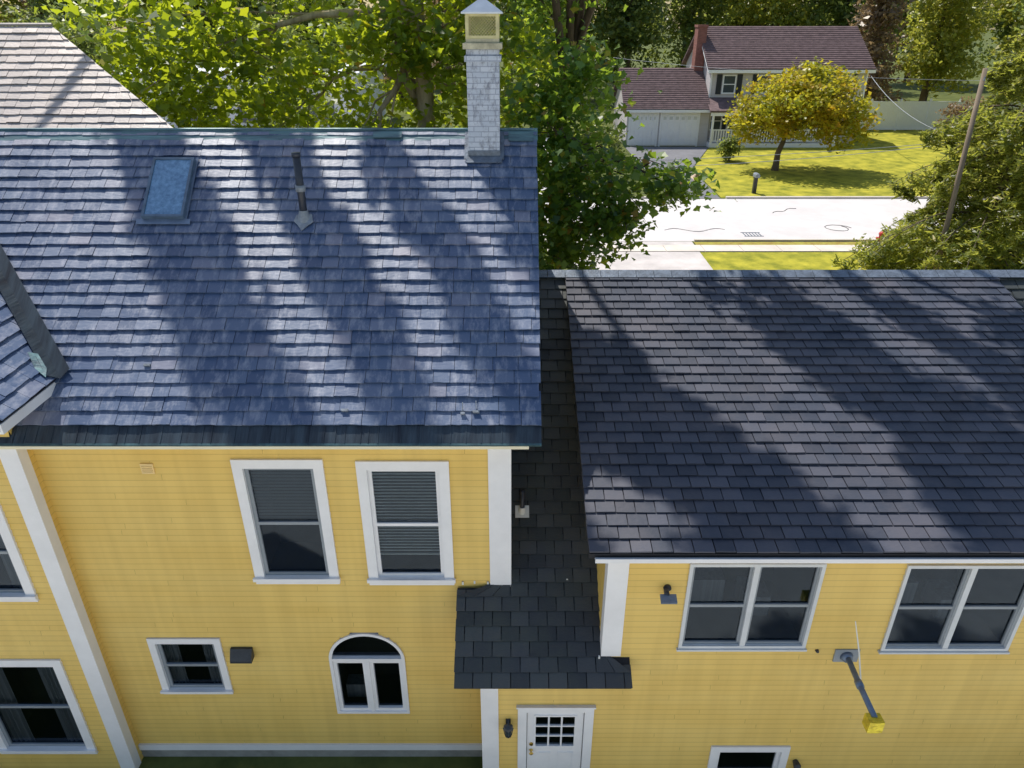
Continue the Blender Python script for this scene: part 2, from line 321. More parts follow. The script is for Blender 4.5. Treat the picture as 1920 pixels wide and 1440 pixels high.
def twin(rect,Y,opens,label):
    x0,x1,z0,z1=rect; b=MB(); c=.045; ring(b,x0,x1,z0,z1,Y,c,.04,-.05); xm=(x0+x1)/2
    wbox(b,xm-.035,xm+.035,z0+c,z1-c,Y,.035,-.05); wbox(b,x0-.02,x1+.02,z0-.03,z0-.002,Y,.06,-.0)
    w=b.build('window',M['trimgrey'],house); w['label']=label
    for (a0,a1) in ((x0+c,xm-.035),(xm+.035,x1-c)): sash(w,a0,a1,z0+c,z1-c,Y,M['sashgrey'],.035,.5)
    interior(x0+c,x1-c,z0+c,z1-c,Y,w,1.2)
    b=MB(); b.box(x0+.2,x0+.75,Y+.7,Y+1.0,z0+.05,z0+.5); b.build('furniture_inside',M['curtain'],w)
    b=MB(); b.box(xm+.15,xm+.5,Y+.5,Y+.9,z0+.05,z0+.38); b.build('furniture_inside',M['curtain'],w)
    opens.append(rect_open(x0+.02,x1-.02,z0+.02,z1-.02)); return w
YL=7.5; YR=6.75; YW=7.25
XI=-5.98; XM=-.03; XD=-.40; XO=1.2; XE=8.0
win(px_rect(458,622,859,1091,YL),YL,opensL,.13,M['sashgrey'],.50,M['screen'],label='tall double hung window with grey blinds half lowered',hh=.036)
win(px_rect(680.5,847,862,1093,YL),YL,opensL,.13,M['trim'],.80,M['blind'],label='tall window with open white blinds',hh=.014)
win(px_rect(293,426,1194,1297,YL),YL,opensL,.10,M['sashgrey'],0,curtain=True,label='small square window low on the wall')
# arched window
x0,x1,z0,z1=px_rect(622,762,1185,1334,YL); zs=P(690,1234,YL)[2]; cx=(x0+x1)/2; rr=(x1-x0)/2; ra=z1-zs
def arch(x0,x1,z0,zs,ra,n=24):
    cx=(x0+x1)/2; r=(x1-x0)/2
    return [(x0,z0),(x1,z0)]+[(cx+r*math.cos(math.pi*k/n),zs+ra*math.sin(math.pi*k/n)) for k in range(n+1)]
def archring(b,o,i,Y,a,c):
    n=len(o); vs=[(p[0],Y-a,p[1]) for p in o]+[(p[0],Y-a,p[1]) for p in i]+[(p[0],Y-c,p[1]) for p in o]+[(p[0],Y-c,p[1]) for p in i]
    fs=[]
    for k in range(n):
        j=(k+1)%n; fs+=[(k,j,n+j,n+k),(k,2*n+k,2*n+j,j),(n+k,n+j,3*n+j,3*n+k)]
    b.add(vs,fs)
b=MB(); w=.045; archring(b,arch(x0,x1,z0,zs,ra),arch(x0+w,x1-w,z0+w,zs,ra-w),YL,.04,-.05)
wbox(b,x0+w,x1-w,zs-.03,zs+.02,YL,.035,-.05); wbox(b,cx-.025,cx+.025,z0+w,zs-.03,YL,.033,-.05)
aw=b.build('window',M['trim'],house); aw['label']='arched window with two casements below a half round light'
for (a0,a1) in ((x0+w,cx-.025),(cx+.025,x1-w)):
    b=MB(); ring(b,a0,a1,z0+w,zs-.03,YL,.055,.015,-.04); b.build('sash',M['trim'],aw)
b=MB(); b.add([(p[0],YL+.03,p[1]) for p in arch(x0+w,x1-w,z0+w,zs,ra-w)],[tuple(range(27))]); b.build('pane',M['glass'],aw)
b=MB(); b.box(x0+.1,cx-.12,YL+.25,YL+.45,z0+.02,z0+.3); b.build('furniture_inside',M['curtain'],aw)
interior(x0+.01,x1-.01,z0,z1,YL,aw)
opensL.append(lambda z,x0=x0,x1=x1,z0=z0,zs=zs,ra=ra,cx=cx,rr=rr:(x0+.02,x1-.02) if z0+.02<z<zs else ((cx-(rr-.02)*math.sqrt(max(0,1-((z-zs)/ra)**2)),cx+(rr-.02)*math.sqrt(max(0,1-((z-zs)/ra)**2))) if zs<=z<zs+ra-.03 else None))
# main front wall
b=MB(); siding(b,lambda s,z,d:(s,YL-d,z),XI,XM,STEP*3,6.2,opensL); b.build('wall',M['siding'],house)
# left wing windows and wall
win(px_rect(-120,38,940,1124,YW),YW,opensW,.13,M['sashgrey'],.0,curtain=True,label='upper window of the left wing cut by the picture edge')
win(px_rect(-38,150,1234,1409,YW),YW,opensW,.13,M['sashgrey'],.0,curtain=True,label='lower window of the left wing with grey curtains')
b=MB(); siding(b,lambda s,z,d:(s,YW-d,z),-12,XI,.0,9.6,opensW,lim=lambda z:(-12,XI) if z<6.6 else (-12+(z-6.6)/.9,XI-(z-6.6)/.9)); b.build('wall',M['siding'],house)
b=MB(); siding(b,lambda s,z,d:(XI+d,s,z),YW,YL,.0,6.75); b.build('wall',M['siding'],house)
# right wing windows, door, wall
twin(px_rect(1282,1528,1054,1212,YR),YR,opensR,'twin double hung window nearer the corner board')
twin(px_rect(1674.5,1921,1057,1217,YR),YR,opensR,'twin double hung window at the right edge')
x0,x1,_,zt=px_rect(1333,1481,1396,1396,YR); 
win((x0,x1,zt-1.2,zt),YR,opensR,.11,M['trim'],0,label='low window with white casing at the bottom edge')
# door
dx0,dx1,_,dzt=px_rect(971,1114,1322,1322,YR)
b=MB(); c=.125
wbox(b,dx0,dx0+c,0.02,dzt,YR,.045,-.05); wbox(b,dx1-c,dx1,0.02,dzt,YR,.045,-.05); wbox(b,dx0+c,dx1-c,dzt-c*.8,dzt,YR,.045,-.05); wbox(b,dx0-.02,dx1+.02,dzt+.001,dzt+.03,YR,.07,0)
door=b.build('door',M['trim'],house)
lx0,lx1,lz0,lz1=dx0+c+.01,dx1-c-.01,.06,dzt-c*.8-.01
gx0,gx1=lx0+.12,lx1-.12; gz1=lz1-.12; gz0=gz1-.62
b=MB(); 
wbox(b,lx0,gx0,lz0,lz1,YR,-.0,-.04); wbox(b,gx1,lx1,lz0,lz1,YR,0,-.04); wbox(b,gx0,gx1,gz1,lz1,YR,0,-.04); wbox(b,gx0,gx1,lz0,gz0,YR,0,-.04)
for k in (1,2):
    xx=gx0+(gx1-gx0)*k/3; wbox(b,xx-.012,xx+.012,gz0,gz1,YR,.005,-.03); zz=gz0+(gz1-gz0)*k/3; wbox(b,gx0,gx1,zz-.012,zz+.012,YR,.003,-.028)
ring(b,gx0-.03,gx1+.03,gz0-.03,gz1+.03,YR,.03,.012,0)
xm=(gx0+gx1)/2
for (a0,a1) in ((gx0,xm-.05),(xm+.05,gx1)): ring(b,a0,a1,.25,gz0-.14,YR,.02,.01,0)
b.build('door_leaf',M['trim'],door)
b=MB(); b.poly([(gx0,YR+.02,gz0),(gx1,YR+.02,gz0),(gx1,YR+.02,gz1),(gx0,YR+.02,gz1)]); b.build('pane',M['glass'],door)
interior(gx0,gx1,gz0,gz1,YR,door)
kz=gz0-.1; b=MB(); b.tube([(lx0+.06,YR-.0,kz),(lx0+.06,YR-.02,kz),(lx0+.06,YR-.035,kz),(lx0+.06,YR-.06,kz),(lx0+.06,YR-.075,kz)],[.03,.012,.014,.032,.014],12); b.build('knob',M['brasscol'],door)
b=MB(); b.tube([(lx0+.06,YR,kz+.14),(lx0+.06,YR-.02,kz+.14)],.028,12); b.build('lock',M['brasscol'],door)
opensR.append(rect_open(dx0+.05,dx1-.05,-.1,dzt-.04))
def limR(z):
    return (XD,12) if z<2.98 else (XO,XE)
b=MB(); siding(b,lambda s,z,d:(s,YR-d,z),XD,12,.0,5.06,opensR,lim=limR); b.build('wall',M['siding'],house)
lowz=lambda y:2.85+.75*(y-6.43); dorz=lambda y:5.03+.335*(y-6.5)
def limD(z):
    a=YR; 
    if z>dorz(YR)-.05: a=6.5+(z+.06-5.03)/.335
    return (max(YR,a),6.43+(z-2.85)/.75)
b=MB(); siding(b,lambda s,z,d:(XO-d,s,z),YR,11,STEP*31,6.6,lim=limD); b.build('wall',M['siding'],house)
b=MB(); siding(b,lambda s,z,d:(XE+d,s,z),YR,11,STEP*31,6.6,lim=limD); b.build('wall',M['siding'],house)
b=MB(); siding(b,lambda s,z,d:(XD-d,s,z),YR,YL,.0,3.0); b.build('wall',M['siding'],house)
b=MB(); b.prism([(XM,YL+.02,.0),(XM,13.6,.0),(XM,13.6,6.2),(XM,10.57,8.95),(XM,YL+.02,6.25)],(-.1,0,0)); b.build('wall',M['siding'],house)
b=MB(); b.box(-12,XM-.1,13.5,13.6,0,6.2); b.build('wall',M['siding'],house)
b=MB(); b.box(XM,11.9,16.4,16.5,0,2.9); b.build('wall',M['siding'],house)
b=MB(); b.box(11.9,12,YR+.02,16.4,0,2.9); b.build('wall',M['siding'],house)
b=MB(); b.box(XI,XD,YL-.02,YL+.1,-.05,.2); b.build('foundation',M['concrete'],house)
b=MB(); b.box(XI+.02,XD,YL-.05,YL-.001,.2,.32); b.build('water_table',M['trim'],house)
def cboard(x0,x1,y0,y1,z0,z1): b=MB(); b.box(x0,x1,y0,y1,z0,z1); b.build('corner_board',M['trim'],house)
xb=P(917,970,YL)[0]; cboard(xb,XM+.02,YL-.035,YL+.15,P(940,1097,YL)[2],6.12)
cboard(XI-.20,XI+.03,YW-.03,YW+.13,0,6.04)
cboard(XD-.03,XD+.21,YR-.035,YR+.15,0,2.93)
cboard(XO-.025,XO+.235,YR-.035,YR+.16,lowz(YR)+.03,4.95)
# roofs
def frame(o,u,v): u=V(u).normalized(); v=V(v).normalized(); return (V(o),u,v,u.cross(v))
def tiles(mb,fr,L,xmin,xmax,exp,wr,T,jit=.0,rag=.0,v0=0.0,gap=.004,stag=True,tilt=.3,lf=.4):
    o,u,v,n=fr; r=0; y=v0
    while y<L-.03:
        x=min(xmin(y),xmin(y+exp)); xe=max(xmax(y),xmax(y+exp)); off=(r%2)*.5*(wr[0]+wr[1])/2 if stag else random.uniform(0,.2)
        x=x-off; T2=T*random.uniform(1-lf*.5,1+lf*.5)
        while x<xe:
            w=random.uniform(*wr); a,b_=x+gap/2,x+w-gap/2; x+=w
            y0=y+random.uniform(-jit,jit); y1=min(y+exp*1.5,L)
            th=T*random.uniform(.8,1.25); lift=random.uniform(0,T*lf)+(T2-T); k=4
            ta=lambda yy:T*(2-(yy-y)/exp)
            pts=[]
            for i in range(k):
                xx=a+(b_-a)*i/(k-1); yy=y0+random.uniform(-rag,rag)
                pts.append((xx,yy))
            pts+= [(b_,y1),(a,y1)]
            cl=[(min(max(px,xmin(py)),xmax(py)),py) for px,py in pts]
            if max(p[0] for p in cl)-min(p[0] for p in cl)<.02: continue
            sk=random.uniform(-tilt,tilt)*T
            top=[o+u*p[0]+v*p[1]+n*(ta(p[1])+(lift if p[1]<y+exp*.5 else 0)+(sk*(p[0]-a)/w)) for p in cl]
            bot=[top[i]-n*th for i in range(k)]+[top[4]-n*th,top[5]-n*th]
            mb.add(top+bot,[(0,1,2,3,4,5)]+[(i+6,i+7,i+1,i) for i in range(3)]+[(3,9,10,4),(5,11,6,0)])
        y+=exp; r+=1
c9=math.cos(math.atan(.9)); s9=math.sin(math.atan(.9))
MRf=frame((0,7.2,6.14),(1,0,0),(0,c9,s9)); LM=3.37/c9
def mmin(v):
    Y=7.2+v*c9
    return -6.9 if Y<7.82 else -5.57-(Y-7.82)
b=MB(); tiles(b,MRf,LM,mmin,lambda v:.35,.178,(.20,.33),.026,.005,.005,v0=.2,stag=False,gap=.006,tilt=.15,lf=.45)
mr=b.build('slate_roof',M['slate'],house)
b=MB(); o,u,v_,n=MRf
b.prism([o+u*-6.9,o+u*.345,o+u*.345+v_*LM,o+u*-8.94+v_*LM,o+u*mmin(.84)+v_*.84,o+u*-6.9+v_*.84],-n*.09)
b.prism([(-8.9,10.58,9.1),(.345,10.58,9.1),(.345,14.0,6.05),(-8.9,14.0,6.05)],(0,0,-.12)); b.build('roof_deck',M['deck'],mr)
b=MB(); b.fbox(MRf,-6.9,.35,-.02,.26,.002,.016); 
x=-6.8
while x<.3: b.fbox(MRf,x,x+.012,-.02,.23,.016,.022); x+=random.uniform(.08,.3)
b.build('eave_apron',M['copperdark'],mr)
b=MB(); b.fbox(MRf,-6.9,.35,-.045,-.021,-.04,.016); b.build('drip_edge',M['teal'],mr)
b=MB(); rz=6.14+3.37*.9; b.prism([(-8.9,10.43,rz-.07),(-8.9,10.57,rz+.06),(-8.9,10.72,rz-.07),(-8.9,10.57,rz+.0)],(9.26,0,0)); b.tube([(-8.9,10.57,rz+.058),(.36,10.57,rz+.058)],.022,8); b.build('ridge_flashing',M['copper'],mr)
for (a0,a1,h) in ((-1.95,-1.55,.12),(-.05,.30,.18)):
    b=MB(); b.fbox(MRf,a0,a1,LM-h,LM-.02,.062,.070); b.build('flashing_patch',M['copper'],mr)
b=MB(); b.box(-6.9,.20,7.165,7.185,6.06,6.10); b.box(-6.9,.20,7.185,7.24,6.06,6.10); b.box(XI+.03,.20,7.24,7.49,6.06,6.10); b.build('fascia',M['cream'],house)
# wing roof
WF=frame((-5.57,6.7,6.70),(0,1,0),(-c9,0,s9)); LW=3.45/c9
b=MB(); tiles(b,(WF[0],WF[1],WF[2],WF[3] if WF[3].z>0 else -WF[3]),LW,lambda v:0,lambda v:1.12+v*c9,.178,(.20,.33),.024,.006,.005,v0=.0,stag=False,gap=.006,tilt=.15,lf=.45)
wr_=b.build('slate_roof',M['slate'],house); wr_['label']='slate slope of the left wing'
nW=WF[3] if WF[3].z>0 else -WF[3]
b=MB(); oo=WF[0]; b.prism([oo,oo+WF[1]*1.12,oo+WF[1]*(1.12+3.45)+WF[2]*LW,oo+WF[2]*LW],-nW*.1); b.prism([(-9.02,6.7,9.8),(-9.02,11.3,9.8),(-12.5,11.3,6.7),(-12.5,6.7,6.7)],(0,0,-.1)); b.build('roof_deck',M['deck'],wr_)
b=MB()
pA=V((-5.50,7.72,6.68)); pB=V((-9.0,11.25,9.83)); d=(pB-pA); s1=d.cross(V((0,0,1))).normalized()
b.add([pA-s1*.13+V((0,0,.135)),pA+s1*.13+V((0,0,.135)),pB+s1*.13+V((0,0,.135)),pB-s1*.13+V((0,0,.135)),pA+V((0,0,.045)),pB+V((0,0,.045))],[(0,4,5,3),(4,1,2,5)])
b.build('valley_flashing',M['copperdark'],wr_)
b=MB(); b.prism([pA+V((-.08,-.12,.11)),pA+V((-.22,-.06,.20)),pA+V((-.36,.10,.34)),pA+V((-.27,.14,.30)),pA+V((-.12,.0,.17))],(0,0,.012)); b.build('flashing_patch',M['copper'],wr_)
b=MB(); b.box(-5.60,-5.572,6.68,7.75,6.56,6.68); b.box(-5.98,-5.60,6.68,7.6,6.56,6.59); b.build('fascia',M['trim'],house)
b=MB(); b.prism([(-5.6,6.66,6.6),(-5.6,6.66,6.72),(-9.02,6.66,9.8),(-9.02,6.66,9.62)],(0,.03,0)); b.build('rake_board',M['trim'],house)
# rear roof: one pale slope facing the yard, its end cut back at an angle
b=MB(); HF=frame((0,11.3,10.6-3.2),(1,0,0),(0,math.cos(math.atan(.91)),math.sin(math.atan(.91)))); ch=math.cos(math.atan(.91)); LH=3.4/ch
tiles(b,HF,LH,lambda v:-16,lambda v:-5.9-2.6*((11.3+v*ch)-13)/1.7,.17,(.2,.3),.02,.008,.006,stag=False,gap=.006,tilt=.2,lf=.5)
hr=b.build('slate_roof',M['sunslate'],house); hr['label']='pale sunlit roof slope behind the main ridge'
b=MB(); o,u,v_,n=HF; b.prism([o+u*-16,o+u*-3.3,o+u*-8.5+v_*LH,o+u*-16+v_*LH],-n*.08); b.prism([(-16,14.72,10.47),(-8.6,14.72,10.47),(-8.6,18.5,7.35),(-16,18.5,7.35)],(0,0,-.06)); b.build('roof_deck',M['deck'],hr)
b=MB(); b.tube([(-8.5,14.7,10.54),(-16,14.7,10.54)],.025,6); b.build('ridge_cap',M['sunslate'],hr)
b=MB(); b.prism([(-3.45,11.4,0),(-8.6,14.7,0),(-8.6,14.7,10.35),(-3.45,11.4,7.3)],(-.06,-.09,0)); b.build('wall',M['siding'],house)
b=MB(); b.box(-16,-8.7,14.8,18.2,0,7.4); b.build('wall',M['siding'],house)
# low shingle roof
cl_=math.cos(math.atan(.75)); LF=frame((0,6.43,2.85),(1,0,0),(0,cl_,math.sin(math.atan(.75)))); LL=5.2/cl_
def smin(v): return -.76 if 6.43+v*cl_<7.46 else XM+.01
def smax(v): return 1.565 if 6.43+v*cl_<YR-.02 else XO-.01
b=MB(); tiles(b,LF,LL,smin,smax,.193,(.245,.250),.024,.002,.0015,gap=.012,tilt=.15)
tiles(b,LF,LL,lambda v:XE+.02 if v>.42 else 7.65,lambda v:12.4,.193,(.245,.250),.024,.002,.0015,gap=.012,tilt=.15)
lr=b.build('shingle_roof',M['shingle2'],house); lr['label']='low weathered shingle strip between the two blocks and over the door'
b=MB(); b.fbox(LF,-.755,1.56,0,.40,-.09,.0); b.fbox(LF,-.755,XO,.40,1.28,-.09,.0); b.fbox(LF,XM,XO,1.28,LL,-.09,0); b.fbox(LF,7.66,12.4,0,.4,-.09,0);b.fbox(LF,XE,12.4,.4,LL,-.09,0)
b.prism([(.0,11.65,6.7),(12.4,11.65,6.7),(12.4,16.8,2.8),(.0,16.8,2.8)],(0,0,-.1)); b.build('roof_deck',M['deck'],lr)
for (px,py) in ((868,1098),(890,1096),(915,1098),(1123,1237),(1063,1093)):
    q=onplane(px,py,6.43,2.85,.75); b=MB(); b.box(q.x-.012,q.x+.012,q.y-.01,q.y+.01,q.z+.02,q.z+.07); b.build('snow_guard',M['rod'],lr)
# dormer roof
cd=math.cos(math.atan(.335)); DF=frame((0,6.5,5.03),(1,0,0),(0,cd,math.sin(math.atan(.335)))); LD=5.13/cd
b=MB(); tiles(b,DF,LD,lambda v:.9,lambda v:8.2,.1855,(.243,.250),.025,.002,.0015,gap=.012,tilt=.12)
dr=b.build('shingle_roof',M['shingle'],house); dr['label']='broad charcoal shingle roof of the right wing'
b=MB(); b.fbox(DF,.905,8.195,0.005,LD,-.1,0); b.build('roof_deck',M['deck'],dr)
b=MB(); x=.0
while x<12.4:
    w=.3; b.prism([(x+.004,11.46,6.755),(x+.004,11.63,6.83),(x+.004,11.8,6.73),(x+.004,11.63,6.77)],(w-.008,0,0)); x+=w
b.build('ridge_cap',M['leaddark'],dr)
b=MB(); b.box(.98,8.15,6.47,6.49,4.92,4.98); b.box(.98,8.15,6.49,6.74,4.93,4.96); b.build('fascia',M['trim'],house)
# chimney
ch_=MB(); X0,X1=-.60,-.17; ch_.box(X0,X1,10.22,10.74,8.4,10.12); ch_.box(X0-.025,X1+.025,10.195,10.765,10.12,10.19); ch_.box(X0+.0,X1-.0,10.22,10.74,10.19,10.27)
chm=ch_.build('chimney',M['chimney'],house)
b=MB(); b.box(X0-.04,X1+.04,10.18,10.78,10.27,10.34); b.box(X0+.0,X1-.0,10.22,10.74,10.34,10.39); b.build('chimney_crown',M['crownc'],chm)
b=MB(); cx0,cx1,cy0,cy1=X0+.02,X1-.02,10.24,10.72
for (x,y) in ((cx0,cy0),(cx1,cy0),(cx0,cy1),(cx1,cy1)): b.box(x-.022,x+.022,y-.022,y+.022,10.39,10.68)
b.box(cx0,cx1,cy0-.012,cy0+.0,10.39,10.43); b.box(cx0,cx1,cy0-.012,cy0,10.65,10.68); b.box(cx1,cx1+.012,cy0,cy1,10.65,10.68); b.box(cx0-.012,cx0,cy0,cy1,10.65,10.68)
def mesh_wires(pa,du,W,Ht):
    s=.04; k=-Ht
    while k<W:
        for sg in (1,-1):
            x_s=max(0,k); x_e=min(W,k+Ht)
            if x_e-x_s>.01:
                a=V(pa)+V(du)*x_s+V((0,0,(x_s-k) if sg>0 else Ht-(x_s-k))); c=V(pa)+V(du)*x_e+V((0,0,(x_e-k) if sg>0 else Ht-(x_e-k)))
                b.tube([a,c],.003,4,False)
        k+=s
mesh_wires((cx0,cy0,10.42),(1,0,0),cx1-cx0,.24); mesh_wires((cx0,cy1,10.42),(1,0,0),cx1-cx0,.24); mesh_wires((cx1,cy0,10.42),(0,1,0),cy1-cy0,.24); mesh_wires((cx0,cy0,10.42),(0,1,0),cy1-cy0,.24)
b.build('cap_cage',M['cage'],chm)
b=MB(); e=.05; A=[(X0-e,10.17,10.68),(X1+e,10.17,10.68),(X1+e,10.79,10.68),(X0-e,10.79,10.68)]; ap=((X0+X1)/2,10.48,10.88)
b.add(A+[(p[0],p[1],10.70) for p in A]+[ap],[(3,2,1,0),(0,1,5,4),(1,2,6,5),(2,3,7,6),(3,0,4,7),(4,5,8),(5,6,8),(6,7,8),(7,4,8)]); b.build('cap_roof',M['capwhite'],chm)
b=MB(); vf=(10.22-7.2)/c9; b.fbox(MRf,X0-.03,X1+.03,vf-.08,vf+.02,.062,.074); b.fbox(MRf,X0-.06,X0-.002,vf-.02,LM-.03,.062,.076); b.fbox(MRf,X1+.002,X1+.06,vf-.02,LM-.03,.062,.076); b.box(X0-.008,X1+.008,10.205,10.219,8.8,9.0); b.build('chimney_flashing',M['leaddark'],chm)
# skylight
sl=onplane(284,360,7.2,6.14,.9); sr=onplane(361,360,7.2,6.14,.9); vt=(onplane(330,306,7.2,6.14,.9).y-7.2)/c9; vb=(onplane(315,416,7.2,6.14,.9).y-7.2)/c9
b=MB(); a0,a1=sl.x,sr.x; fw=.035
b.fbox(MRf,a0,a0+fw,vb,vt,.0,.13); b.fbox(MRf,a1-fw,a1,vb,vt,0,.13); b.fbox(MRf,a0+fw,a1-fw,vb,vb+fw,0,.13); b.fbox(MRf,a0+fw,a1-fw,vt-fw,vt,0,.13)
sk=b.build('skylight',M['skyframe'],house); b=MB(); b.fbox(MRf,a0+fw,a1-fw,vb+fw,vt-fw,.09,.115); b.build('pane',M['skyglass'],sk)
b=MB(); b.fbox(MRf,a0-.08,a1+.08,vb-.08,vb,.062,.07); b.fbox(MRf,a0-.03,a0,vb,vt+.04,.062,.072); b.fbox(MRf,a1,a1+.03,vb,vt+.04,.062,.072); b.build('flashing',M['steelblue'],sk)
# vent pipe (main)
q=onplane(572,418,7.2,6.14,.9); b=MB(); b.tube([(q.x,q.y,q.z-.05),(q.x,q.y,q.z+.9)],.05,16); b.tube([(q.x,q.y,q.z+.86),(q.x,q.y,q.z+.91)],.058,16)
vp=b.build('vent_pipe',M['pipe'],house,True); vp['label']='tall black vent pipe on the slate roof'
b=MB(); b.tube([(q.x,q.y,q.z+.42),(q.x,q.y,q.z+.5)],.066,16); b.build('pipe_collar',M['lead'],vp,True)
vq=(q.y-7.2)/c9; b=MB(); b.prism([MRf[0]+MRf[1]*(q.x+dx)+MRf[2]*(vq+dv)+MRf[3]*.064 for dx,dv in ((-.10,.08),(-.13,-.02),(-.07,-.08),(-.01,-.17),(.05,-.10),(.13,-.03),(.10,.09))],MRf[3]*.012); b.tube([(q.x,q.y,q.z),(q.x,q.y,q.z+.17)],[.1,.058],14); b.build('flashing',M['lead'],vp)
# vent pipe (low)
q=onplane(979,965,6.43,2.85,.75); b=MB(); b.tube([(q.x,q.y,q.z-.05),(q.x,q.y,q.z+.42)],.035,14)
vp=b.build('vent_pipe',M['pipe'],house,True); vp['label']='short black vent pipe on the low shingle strip'
vq=(q.y-6.43)/cl_; b=MB(); b.fbox(LF,q.x-.1,q.x+.1,vq-.06,vq+.12,.052,.06); b.tube([(q.x,q.y,q.z),(q.x,q.y,q.z+.14)],[.06,.045],14); b.build('flashing',M['rod'],vp)
for (px,py,s) in ((893,775,.04),(868,778,.025),(648,772,.04),(280,688,.04)):
    q=onplane(px,py,7.2,6.14,.9); vv=(q.y-7.2)/c9; b=MB(); b.fbox(MRf,q.x-s,q.x+s,vv-.012,vv+.015,.02,.072); 
    if px>800: b.tube([(q.x,q.y,q.z+.03),(q.x,q.y,q.z+.17)],.006,6)
    b.build('snow_guard',M['lead'],mr)
# siding fixtures
x0,x1,z0,z1=px_rect(266,290,868,886,YL); b=MB(); wbox(b,x0,x1,z0,z1,YL,.03,-.01)
for k in range(4): wbox(b,x0+.015,x1-.015,z0+.02+k*(z1-z0-.03)/4,z0+.03+k*(z1-z0-.03)/4,YL,.04,.03)
b.build('vent_cover',M['beige'],house)
x0,x1,z0,z1=px_rect(436,476,1211,1227,YL); b=MB(); b.prism([(x0,YL-.02,z0-.02),(x0,YL-.02,z1),(x0,YL-.06,z1),(x0,YL-.15,z0+.02),(x0,YL-.15,z0-.02)],(x1-x0,0,0)); vh=b.build('vent_hood',M['dark'],house)
q=P(1250,1103,YR); b=MB(); b.tube([(q[0],YR-.01,q[2]+.03),(q[0],YR-.04,q[2]+.03)],.05,14); b.tube([(q[0],YR-.03,q[2]+.03),(q[0],YR-.12,q[2]+.0)],.015,8); b.tube([(q[0]-.03,YR-.08,q[2]+.05),(q[0]-.03,YR-.13,q[2]+.03)],.03,10)
fl=b.build('flood_light',M['dark'],house); b=MB(); b.prism([(q[0]-.1,YR-.1,q[2]+.0),(q[0]-.1,YR-.2,q[2]-.05),(q[0]-.1,YR-.19,q[2]-.08),(q[0]-.1,YR-.09,q[2]-.03)],(.2,0,0)); b.build('lamp_head',M['steelblue'],fl)
q=P(1531,1218,YR); b=MB(); b.tube([(q[0],YR-.01,q[2]),(q[0],YR-.045,q[2])],[.025,.018],12); b.build('cable_gland',M['dark'],house)
# projecting arm
q=P(1585,1227,YR); b=MB(); wbox(b,q[0]-.16,q[0]+.16,q[2]-.1,q[2]+.12,YR,.035,.0)
arm=b.build('wall_bracket',M['sashgrey'],house)
tip=P(1640,1345,5.75); b=MB(); b.tube([(q[0],YR-.03,q[2]),(q[0],YR-.09,q[2])],[.09,.06],14); b.tube([(q[0],YR-.06,q[2]+.02),V(q).lerp(V(tip),.5),tip],.036,12); b.tube([V(q).lerp(V(tip),.45),V(q).lerp(V(tip),.55)],.048,12); b.build('arm',M['steelblue'],arm,True)
b=MB(); b.box(tip[0]-.09,tip[0]+.09,tip[1]-.08,tip[1]+.06,tip[2]-.17,tip[2]-.0); b.box(tip[0]-.07,tip[0]+.07,tip[1]-.06,tip[1]+.04,tip[2]-.21,tip[2]-.17); b.build('lamp_head',M['gold'],arm)
b=MB(); b.tube([P(1604,1165,6.45),P(1611,1225,6.42),P(1614,1285,6.4)],[.006,.010,.012],6); b.build('rod',M['rod'],arm)
# wall lantern
q=P(953,1368,YR-.1); lx,lz=q[0],q[2]; b=MB(); wbox(b,lx-.035,lx+.035,lz-.05,lz+.12,YR,.03,0); b.tube([(lx,YR-.02,lz+.08),(lx,YR-.07,lz+.17),(lx,YR-.12,lz+.13)],.01,6)
b.tube([(lx,YR-.12,lz+.13),(lx,YR-.12,lz+.09),(lx,YR-.12,lz+.06)],[.01,.06,.075],6); b.tube([(lx,YR-.12,lz-.12),(lx,YR-.12,lz-.10),(lx,YR-.12,lz-.08)],[.015,.045,.05],6)
for k in range(6):
    a=k*math.pi/3; b.tube([(lx+.07*math.cos(a),YR-.12+.07*math.sin(a),lz+.06),(lx+.045*math.cos(a),YR-.12+.045*math.sin(a),lz-.09)],.006,4)
ln=b.build('wall_lantern',M['dark'],house); b=MB(); b.tube([(lx,YR-.12,lz+.05),(lx,YR-.12,lz-.08)],[.06,.04],6); b.build('lamp_glass',M['farglass'],ln)
q=P(1492,1432,YR-.05); b=MB(); b.tube([(q[0],YR-.02,q[2]+.02),(q[0],YR-.1,q[2]+.02),(q[0],YR-.14,q[2]-.03)],[.04,.055,.045],12); b.tube([(q[0],YR-.1,q[2]-.02),(q[0],YR-.1,q[2]-.2)],.04,10); b.build('wall_lantern',M['dark'],house)

